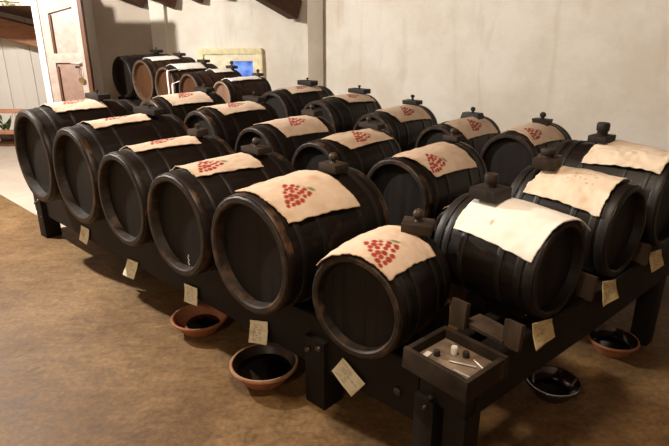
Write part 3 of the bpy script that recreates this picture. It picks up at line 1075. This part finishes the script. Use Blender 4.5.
make_stopper('C1', 'dark flared stopper with a small knob left of the shaded pilaster', .14, size=(.20, .10, .045), knob=(.016, .030), mat='block_black', kmat='block_black', kind='peg')
make_stopper('C2', 'dark flared stopper with a small knob right of the shaded pilaster', .24, size=(.20, .10, .042), knob=(.018, .034), mat='block_black', kmat='block_black', kind='peg')
make_stopper('C3', 'dark stopper with an upright knob on the third rear row barrel', .22, size=(.15, .10, .035), knob=(.020, .050), mat='block_black', kmat='block_black', kind='peg')
make_stopper('C4', 'dark tapered stopper with a ball knob on the fourth rear row barrel', .17, size=(.17, .10, .045), knob=(.020, .030), mat='block_black', kmat='block_black', taper=.15, lift=-.008)
make_stopper('C5', 'dark stopper with a ball knob on the rightmost rear row barrel', .13, x=.02, size=(.105, .08, .048), knob=(.022, .026), mat='block_black', kmat='block_black', taper=-.2, lift=-.006)
make_stopper('D1', 'dark wooden stopper with a thick plug behind the plain white cloth', 0.080, x=-0.030, size=(0.114, 0.114, 0.042), knob=(0.025, 0.053), mat='block_black', kmat='block', kind='plug')
make_stopper('D2', 'dark leaning wooden stopper with a rounded plug behind the spotted cloth', 0.132, x=-0.035, size=(0.140, 0.100, 0.042), knob=(0.032, 0.040), mat='block', kmat='block', kind='plug', yaw=.3)
make_stopper('D3', 'black stopper with a thick rounded plug against the cream wall at right', 0.085, x=-0.026, size=(0.108, 0.090, 0.034), knob=(0.030, 0.062), mat='block_black', kmat='block_black', kind='plug')

# ------------------------------------------------------------------ brown casks at the back left
rkE = empty('cask_stand', (0, 0, 0))
tag(rkE, 'tall dark timber stand under the brown casks at the back', 'barrel stand')
ET = .69
for vv in (3.47, 3.85):
    beam('beam', uv(4.80, vv, ET - .08), uv(6.95, vv, ET - .08), .10, .16, 'rack', rkE)
for u_ in (4.9, 5.85, 6.85):
    for vv in (3.47, 3.85):
        box('leg', (0, 0, (ET - .16) / 2), (.09, .09, ET - .16), 'rack', rkE, loc=uv(u_, vv, 0), rotz=ROT_ROW)
E_ = [
    (6.62, 3.33, .235, .66, 'dark', 'black cask at the left end of the back stand'),
    (6.10, 3.31, .228, .66, 'brown', 'brown cask with a tall tan head, left of the other brown casks'),
    (5.625, 3.31, .203, .64, 'brown', 'brown cask with a tan head, centre of the back stand'),
    (5.20, 3.33, .182, .62, 'brown', 'brown cask behind the two hanging white ribbons'),
    (4.80, 3.45, .154, .56, 'pale', 'smallest brown cask with a pale rim, in front of the yellow window'),
]
for i, (u, v, r, L, st, lab) in enumerate(E_):
    put('E%d' % i, u, v, r, L, 0, lab, st, ET, 'casks on the back stand')
GE = 'white cloths on the back stand'
def back_cloth(key, label, s0, s1, a0, a1, seed):
    make_cloth(key, 'cotton_cloth', label, [(s0, a0), (s0, a1), (s1, a1), (s1, a0)], 'white_cloth', 1, 'plain', GE, seed=seed, nx=16, ny=16, wr=1.5)
back_cloth('E1', 'white cloth on the tall brown cask at the back left', -.24, .12, -.15, .12, 1.1)
back_cloth('E2', 'white cloth with two hanging ribbons on the central brown cask', -.22, .14, -.15, .15, 2.1)
back_cloth('E3', 'short white cloth on the brown cask before the window', -.02, .22, -.12, .10, 3.1)
back_cloth('E4', 'white cloth on the smallest brown cask at the back', -.20, .20, -.10, .08, 4.1)
rbn = [o for o in col.objects if o.name.startswith('cotton_cloth') and o['label'].startswith('white cloth with two')][0]
c2 = CASKS['E2']
for x_ in (.135, .215):
    path = []
    for k in range(5):
        y_ = -.20 + (-.345 + .20) * k / 4
        R0 = rad(c2['r'], c2['L'], max(-c2['L'] / 2, y_)) + .018
        path.append((y_, ZS * math.sqrt(max(.0004, R0 * R0 - x_ * x_))))
    y_, z_ = path[-1]
    path += [(y_ - .006, z_ - .02), (y_ - .008, z_ - .10), (y_ - .004, z_ - .20), (y_ - .010, z_ - .27)]
    vv, ff = [], []
    for (y_, z_) in path:
        vv += [(x_ - .013, y_, z_), (x_ + .013, y_, z_)]
    for k in range(len(path) - 1):
        ff.append((2 * k, 2 * k + 1, 2 * k + 3, 2 * k + 2))
    o = link('ribbon', mesh_of(vv, ff, 'ribbon'), 'white_cloth', rbn, smooth=180)
    md = o.modifiers.new('t', 'SOLIDIFY')
    md.thickness = .003
    o['label'] = 'narrow white ribbon hanging down in front of the casks'
make_stopper('E0', 'flat black stopper on the black cask at the back left', .17, size=(.17, .09, .035), knob=(.012, .03), mat='block_black', kind='peg')
make_stopper('E1', 'flat dark stopper on the tall brown cask at the back left', .19, size=(.15, .08, .03), knob=(.012, .02), kind='peg')
make_stopper('E2', 'flat dark stopper on the central brown cask', .21, size=(.15, .08, .03), knob=(.010, .02), kind='peg')
make_stopper('E3', 'dark stopper with an upright knob in front of the yellow window', .27, size=(.12, .08, .03), knob=(.020, .045), kind='ball')
make_stopper('E4', 'reddish-brown stopper on the smallest brown cask below the blue pane', .22, size=(.10, .08, .03), knob=(.018, .02), mat='knob')

# ------------------------------------------------------------------ paper labels
GP = 'paper labels on the front rack'


def paper(label, quad, origin, ex, ez, off, mat, group, seed):
    """quad of four (a, z) corners TL, TR, BR, BL on the vertical face origin + ex*a + Z*z"""
    nx, nz = 16, 20
    TL, TR, BR, BL = [Vector(q) for q in quad]
    verts, faces, cols = [], [], []
    c0 = (TL + TR + BR + BL) / 4
    base = origin + ex * c0.x + Z * c0.y
    rnd = random.Random(seed)
    words = {}
    for ln in range(7):
        words[ln] = [(rnd.uniform(.1, .25), rnd.uniform(.5, .9)), rnd.random()]
    for j in range(nz + 1):
        for i in range(nx + 1):
            a, b = i / nx, j / nz
            p = TL * (1 - a) * (1 - b) + TR * a * (1 - b) + BR * a * b + BL * (1 - a) * b
            curl = .003 + .022 * b ** 1.5 + .006 * max(0, b - .5) * math.sin(seed + a * 3) + .002 * noise.noise(Vector((a * 3, b * 3, seed)))
            w = ex * (p.x - c0.x) + Z * (p.y - c0.y) + off * curl
            verts.append(w)
            red = 0
            ln = int(b * 9) - 1
            if 0 <= ln < 7:
                (w0, w1), q = words[ln]
                if w0 < a < w1 and (b * 9) % 1 > .45:
                    red = .55 * max(0, min(1, .5 + 1.6 * noise.noise(Vector((a * 22, ln * 5.3, seed)))))
            st = max(0, noise.noise(Vector((a * 3 + seed, b * 3, seed))) - .15) * .9
            cols.append((red, 0, min(1, st), 1))
    for j in range(nz):
        for i in range(nx):
            v = j * (nx + 1) + i
            faces.append((v, v + nx + 1, v + nx + 2, v + 1))
    me = mesh_of(verts, faces, 'paper_label')
    at_ = me.color_attributes.new('print', 'FLOAT_COLOR', 'POINT')
    at_.data.foreach_set('color', [q for cc in cols for q in cc])
    o = link('paper_label', me, mat, None, base, smooth=180)
    md = o.modifiers.new('t', 'SOLIDIFY')
    md.thickness = .0008
    tag(o, label, 'paper label', group)


fo_ = V * 1.4635
P_ = [
    ('small cream paper label below the barrel nearest the railing', [(4.525, .280), (4.430, .280), (4.445, .170), (4.540, .172)], 'paper_white'),
    ('cream paper label below the second front row barrel from the left', [(3.755, .268), (3.630, .268), (3.650, .158), (3.780, .160)], 'paper_white'),
    ('cream paper label below the third front row barrel from the left', [(3.125, .205), (2.990, .220), (3.030, .100), (3.170, .088)], 'paper_white'),
    ('cream paper label below the fourth front row barrel, over the smaller terracotta bowl', [(2.486, .248), (2.360, .260), (2.348, .165), (2.465, .155)], 'paper_white'),
    ('yellowed paper label over the nearest terracotta bowl', [(1.920, .242), (1.788, .282), (1.776, .172), (1.915, .128)], 'paper_white'),
    ('tilted paper label with a torn edge right of the bolted leg', [(1.316, .301), (1.194, .235), (1.245, .161), (1.360, .227)], 'paper_white'),
]
for i, (lab, q, m_) in enumerate(P_):
    paper(lab, q, fo_, U, Z, -V, m_, GP, 3 + i * 1.7)
fd_ = N * (nf + .0075)
kq = lambda q: [(a * K, kz(b)) for a, b in q]
Q_ = [
    ('yellowed paper label below the barrel with the plain white cloth', [(1.845, .485), (2.005, .450), (2.010, .370), (1.850, .372)]),
    ('yellowed paper label beside the second wedge, below the spotted-cloth barrel', [(2.445, .475), (2.597, .440), (2.600, .352), (2.447, .354)]),
    ('yellowed paper label farthest along the right rack, at the right edge', [(2.975, .472), (3.136, .448), (3.160, .358), (2.980, .366)]),
]
for i, (lab, q) in enumerate(Q_):
    paper(lab, kq(q), fd_, W, Z, N, 'paper', 'paper labels on the right rack', 21 + i * 2.3)

# ------------------------------------------------------------------ bowls
def bowl(label, p, r, h, mats, pool, group='drip bowls under the racks', wob=.01, stand=.0):
    root = empty('clay_bowl', (p[0], p[1], stand))
    tag(root, label, 'bowl', group)
    th = .016
    prof = [(0, 0), (r * .60, 0), (r * .66, .008), (r * .84, h * .55), (r * .93, h * .80), (r * 1.0, h * .84), (r * 1.01, h * .95), (r * .985, h), (r * .93, h * .985),
            (r * .90, h * .9), (r * .80, h * .52), (r * .60, th + .008), (0, th)]
    mi = [0, 0, 0, 0, 1, 1, 1, 1, 2, 2, 2, 2]
    lathe('body', prof, mats, root, n=48, wob=wob, midx=mi, smooth=50)
    if pool:
        pz, pr, px_, py_ = pool
        o = lathe('vinegar_pool', [(0, 0), (pr, 0), (pr * .985, -.004), (0, -.004)], 'vinegar', root, n=36, wob=.05, loc=(px_, py_, pz))
        o['label'] = 'dark liquid pooled in the bottom'
    return root


bowl('small terracotta bowl with a splash of dark liquid under the fourth front row barrel', (-.735, 2.70, 0), .152, .085, ['terracotta', 'terracotta', 'terracotta'], (.034, .098, .02, .012))
bowl('large terracotta bowl black inside, left of the bolted rack leg', (-.33, 2.25, 0), .160, .095, ['terracotta', 'terracotta_rim', 'dark_clay'], (.052, .127, 0, 0))
bowl('dark glazed bowl on the floor under the white-clothed barrel', (.985, 2.13, 0), .118, .075, ['glazed', 'glazed', 'glazed'], (.028, .085, 0, 0), wob=.02)
bowl('dark bowl with an orange clay rim under the right rack, farther back', (1.425, 2.49, 0), .122, .075, ['terracotta', 'terracotta', 'glazed'], (.030, .09, 0, 0))

# ------------------------------------------------------------------ tray with odds and ends
tx = wn(1.425 * K, -.995 * K, zt_ + .003)
tr = empty('wooden_tray', tx, ROT_SIDE)
tag(tr, 'shallow weathered wooden tray on the near corner of the right rack', 'tray')
# local x = W (away), local y = -N (left in the picture)
lx, ly, hz, th = .21, .245, .072, .019
box('side_panel', (-lx / 2 + th / 2, 0, hz / 2), (th, ly, hz), 'tray', tr, bev=.003, jit=.002)
box('side_panel', (lx / 2 - th / 2, 0, hz / 2), (th, ly, hz), 'tray', tr, bev=.003, jit=.002)
box('side_panel', (0, -ly / 2 + th / 2, hz / 2 - .002), (lx - 2 * th, th, hz), 'tray', tr, bev=.003, jit=.002)
box('side_panel', (0, ly / 2 - th / 2, hz / 2 - .002), (lx - 2 * th, th, hz), 'tray', tr, bev=.003, jit=.002)
box('bottom', (0, 0, .032), (lx - 2 * th, ly - 2 * th, .012), 'traybase', tr, bev=.001)


def tl(x, y, z):
    return tx + Matrix.Rotation(ROT_SIDE, 3, 'Z') @ Vector((x * .88, y * .88, z))


cap = lathe('white_cap', [(0, 0), (.011, 0), (.0115, .022), (.009, .026), (0, .026)], 'bone', None, n=16, loc=tl(.035, .030, .039))
tag(cap, 'small white cap lying in the wooden tray', 'cap')
rods = [((-.02, .01), (.02, -.075)), ((-.068, -.03), (-.060, -.10)), ((-.05, -.035), (-.045, -.105)), ((.050, -.045), (.03, -.100))]
rl_ = ['thin glass rod nearest the white cap in the wooden tray', 'thin glass rod crossing another in the near corner of the tray', 'short glass rod in the near corner of the wooden tray', 'thin glass rod along the far side of the wooden tray']
for (a_, b_2), lab in zip(rods, rl_):
    o = tube('glass_rod', [tl(a_[0], a_[1], .042), tl((a_[0] + b_2[0]) / 2, (a_[1] + b_2[1]) / 2, .042), tl(b_2[0], b_2[1], .042)], .0032, 'glass', None, n=8)
    tag(o, lab, 'glass rod', 'glass rods in the tray')
for (x_, y_, lab) in ((.050, -.010, 'dark cork behind the white cap in the wooden tray'), (-.02, .065, 'dark cork at the left of the white cap in the wooden tray')):
    o = lathe('dark_cork', [(0, 0), (.010, 0), (.0115, .012), (.009, .018), (0, .018)], 'dark_rubber', None, n=14, loc=tl(x_, y_, .039))
    tag(o, lab, 'cork')
o = box('paper_scrap', (0, 0, 0), (.035, .018, .003), 'bone', None, bev=0, loc=tl(-.045, .088, .041), rotz=.9)
tag(o, 'pale paper scrap in the left corner of the wooden tray', 'paper scrap')

# ------------------------------------------------------------------ lights
def lamp(name, kind, loc, energy, color, size=.2, target=None, **kw):
    l = bpy.data.lights.new(name, kind)
    l.energy = energy
    l.color = color
    if kind == 'AREA':
        l.shape = 'RECTANGLE'
        l.size = size[0]
        l.size_y = size[1]
    else:
        l.shadow_soft_size = size
    for k, v in kw.items():
        setattr(l, k, v)
    o = bpy.data.objects.new(name, l)
    col.objects.link(o)
    o.location = loc
    if target is not None:
        o.rotation_euler = (Vector(target) - Vector(loc)).to_track_quat('-Z', 'Y').to_euler()
    return o


WARM = (1.0, .83, .63)
SOFT = (1.0, .90, .79)
lamp('door_lamp', 'POINT', (-3.62, 4.2, 2.80), 600, (1.0, .96, .89), .06)
lamp('front_lamp', 'POINT', (-.22, 1.38, 3.1), 130, WARM, .18)
lamp('back_fill', 'POINT', (-1.3, -1.1, 2.6), 55, WARM, .15)  # unseen fill added behind the camera to lift labels and barrel heads
p1, p2 = uv(3.5, 3.2, 3.2), uv(1.0, 3.2, 3.2)
lamp('wall_fill', 'AREA', p1, 260, SOFT, (.9, .4), p1 + V - Z * .42)  # unseen area fills added to brighten the right wall
lamp('wall_fill', 'AREA', p2, 345, SOFT, (.9, .4), p2 + V - Z * .42)

w = bpy.data.worlds.new('World')
scene.world = w
w.use_nodes = True
w.node_tree.nodes['Background'].inputs[0].default_value = (.10, .16, .45, 1)
w.node_tree.nodes['Background'].inputs[1].default_value = .15

# ------------------------------------------------------------------ camera
cd = bpy.data.cameras.new('camera')
cd.sensor_width = 36.0
cd.lens = 560 / 669 * 36.0
cam = bpy.data.objects.new('camera', cd)
col.objects.link(cam)
cam.location = (0, 0, 1.6)
cam.rotation_euler = (math.pi / 2 - math.atan(203 / 560), 0, 0)
scene.camera = cam

vs_ = scene.view_settings
scene.display_settings.display_device = 'sRGB'
vs_.view_transform = 'Standard'
vs_.look = 'None'
vs_.exposure = 0.52
vs_.gamma = 1.0
vs_.use_curve_mapping = False
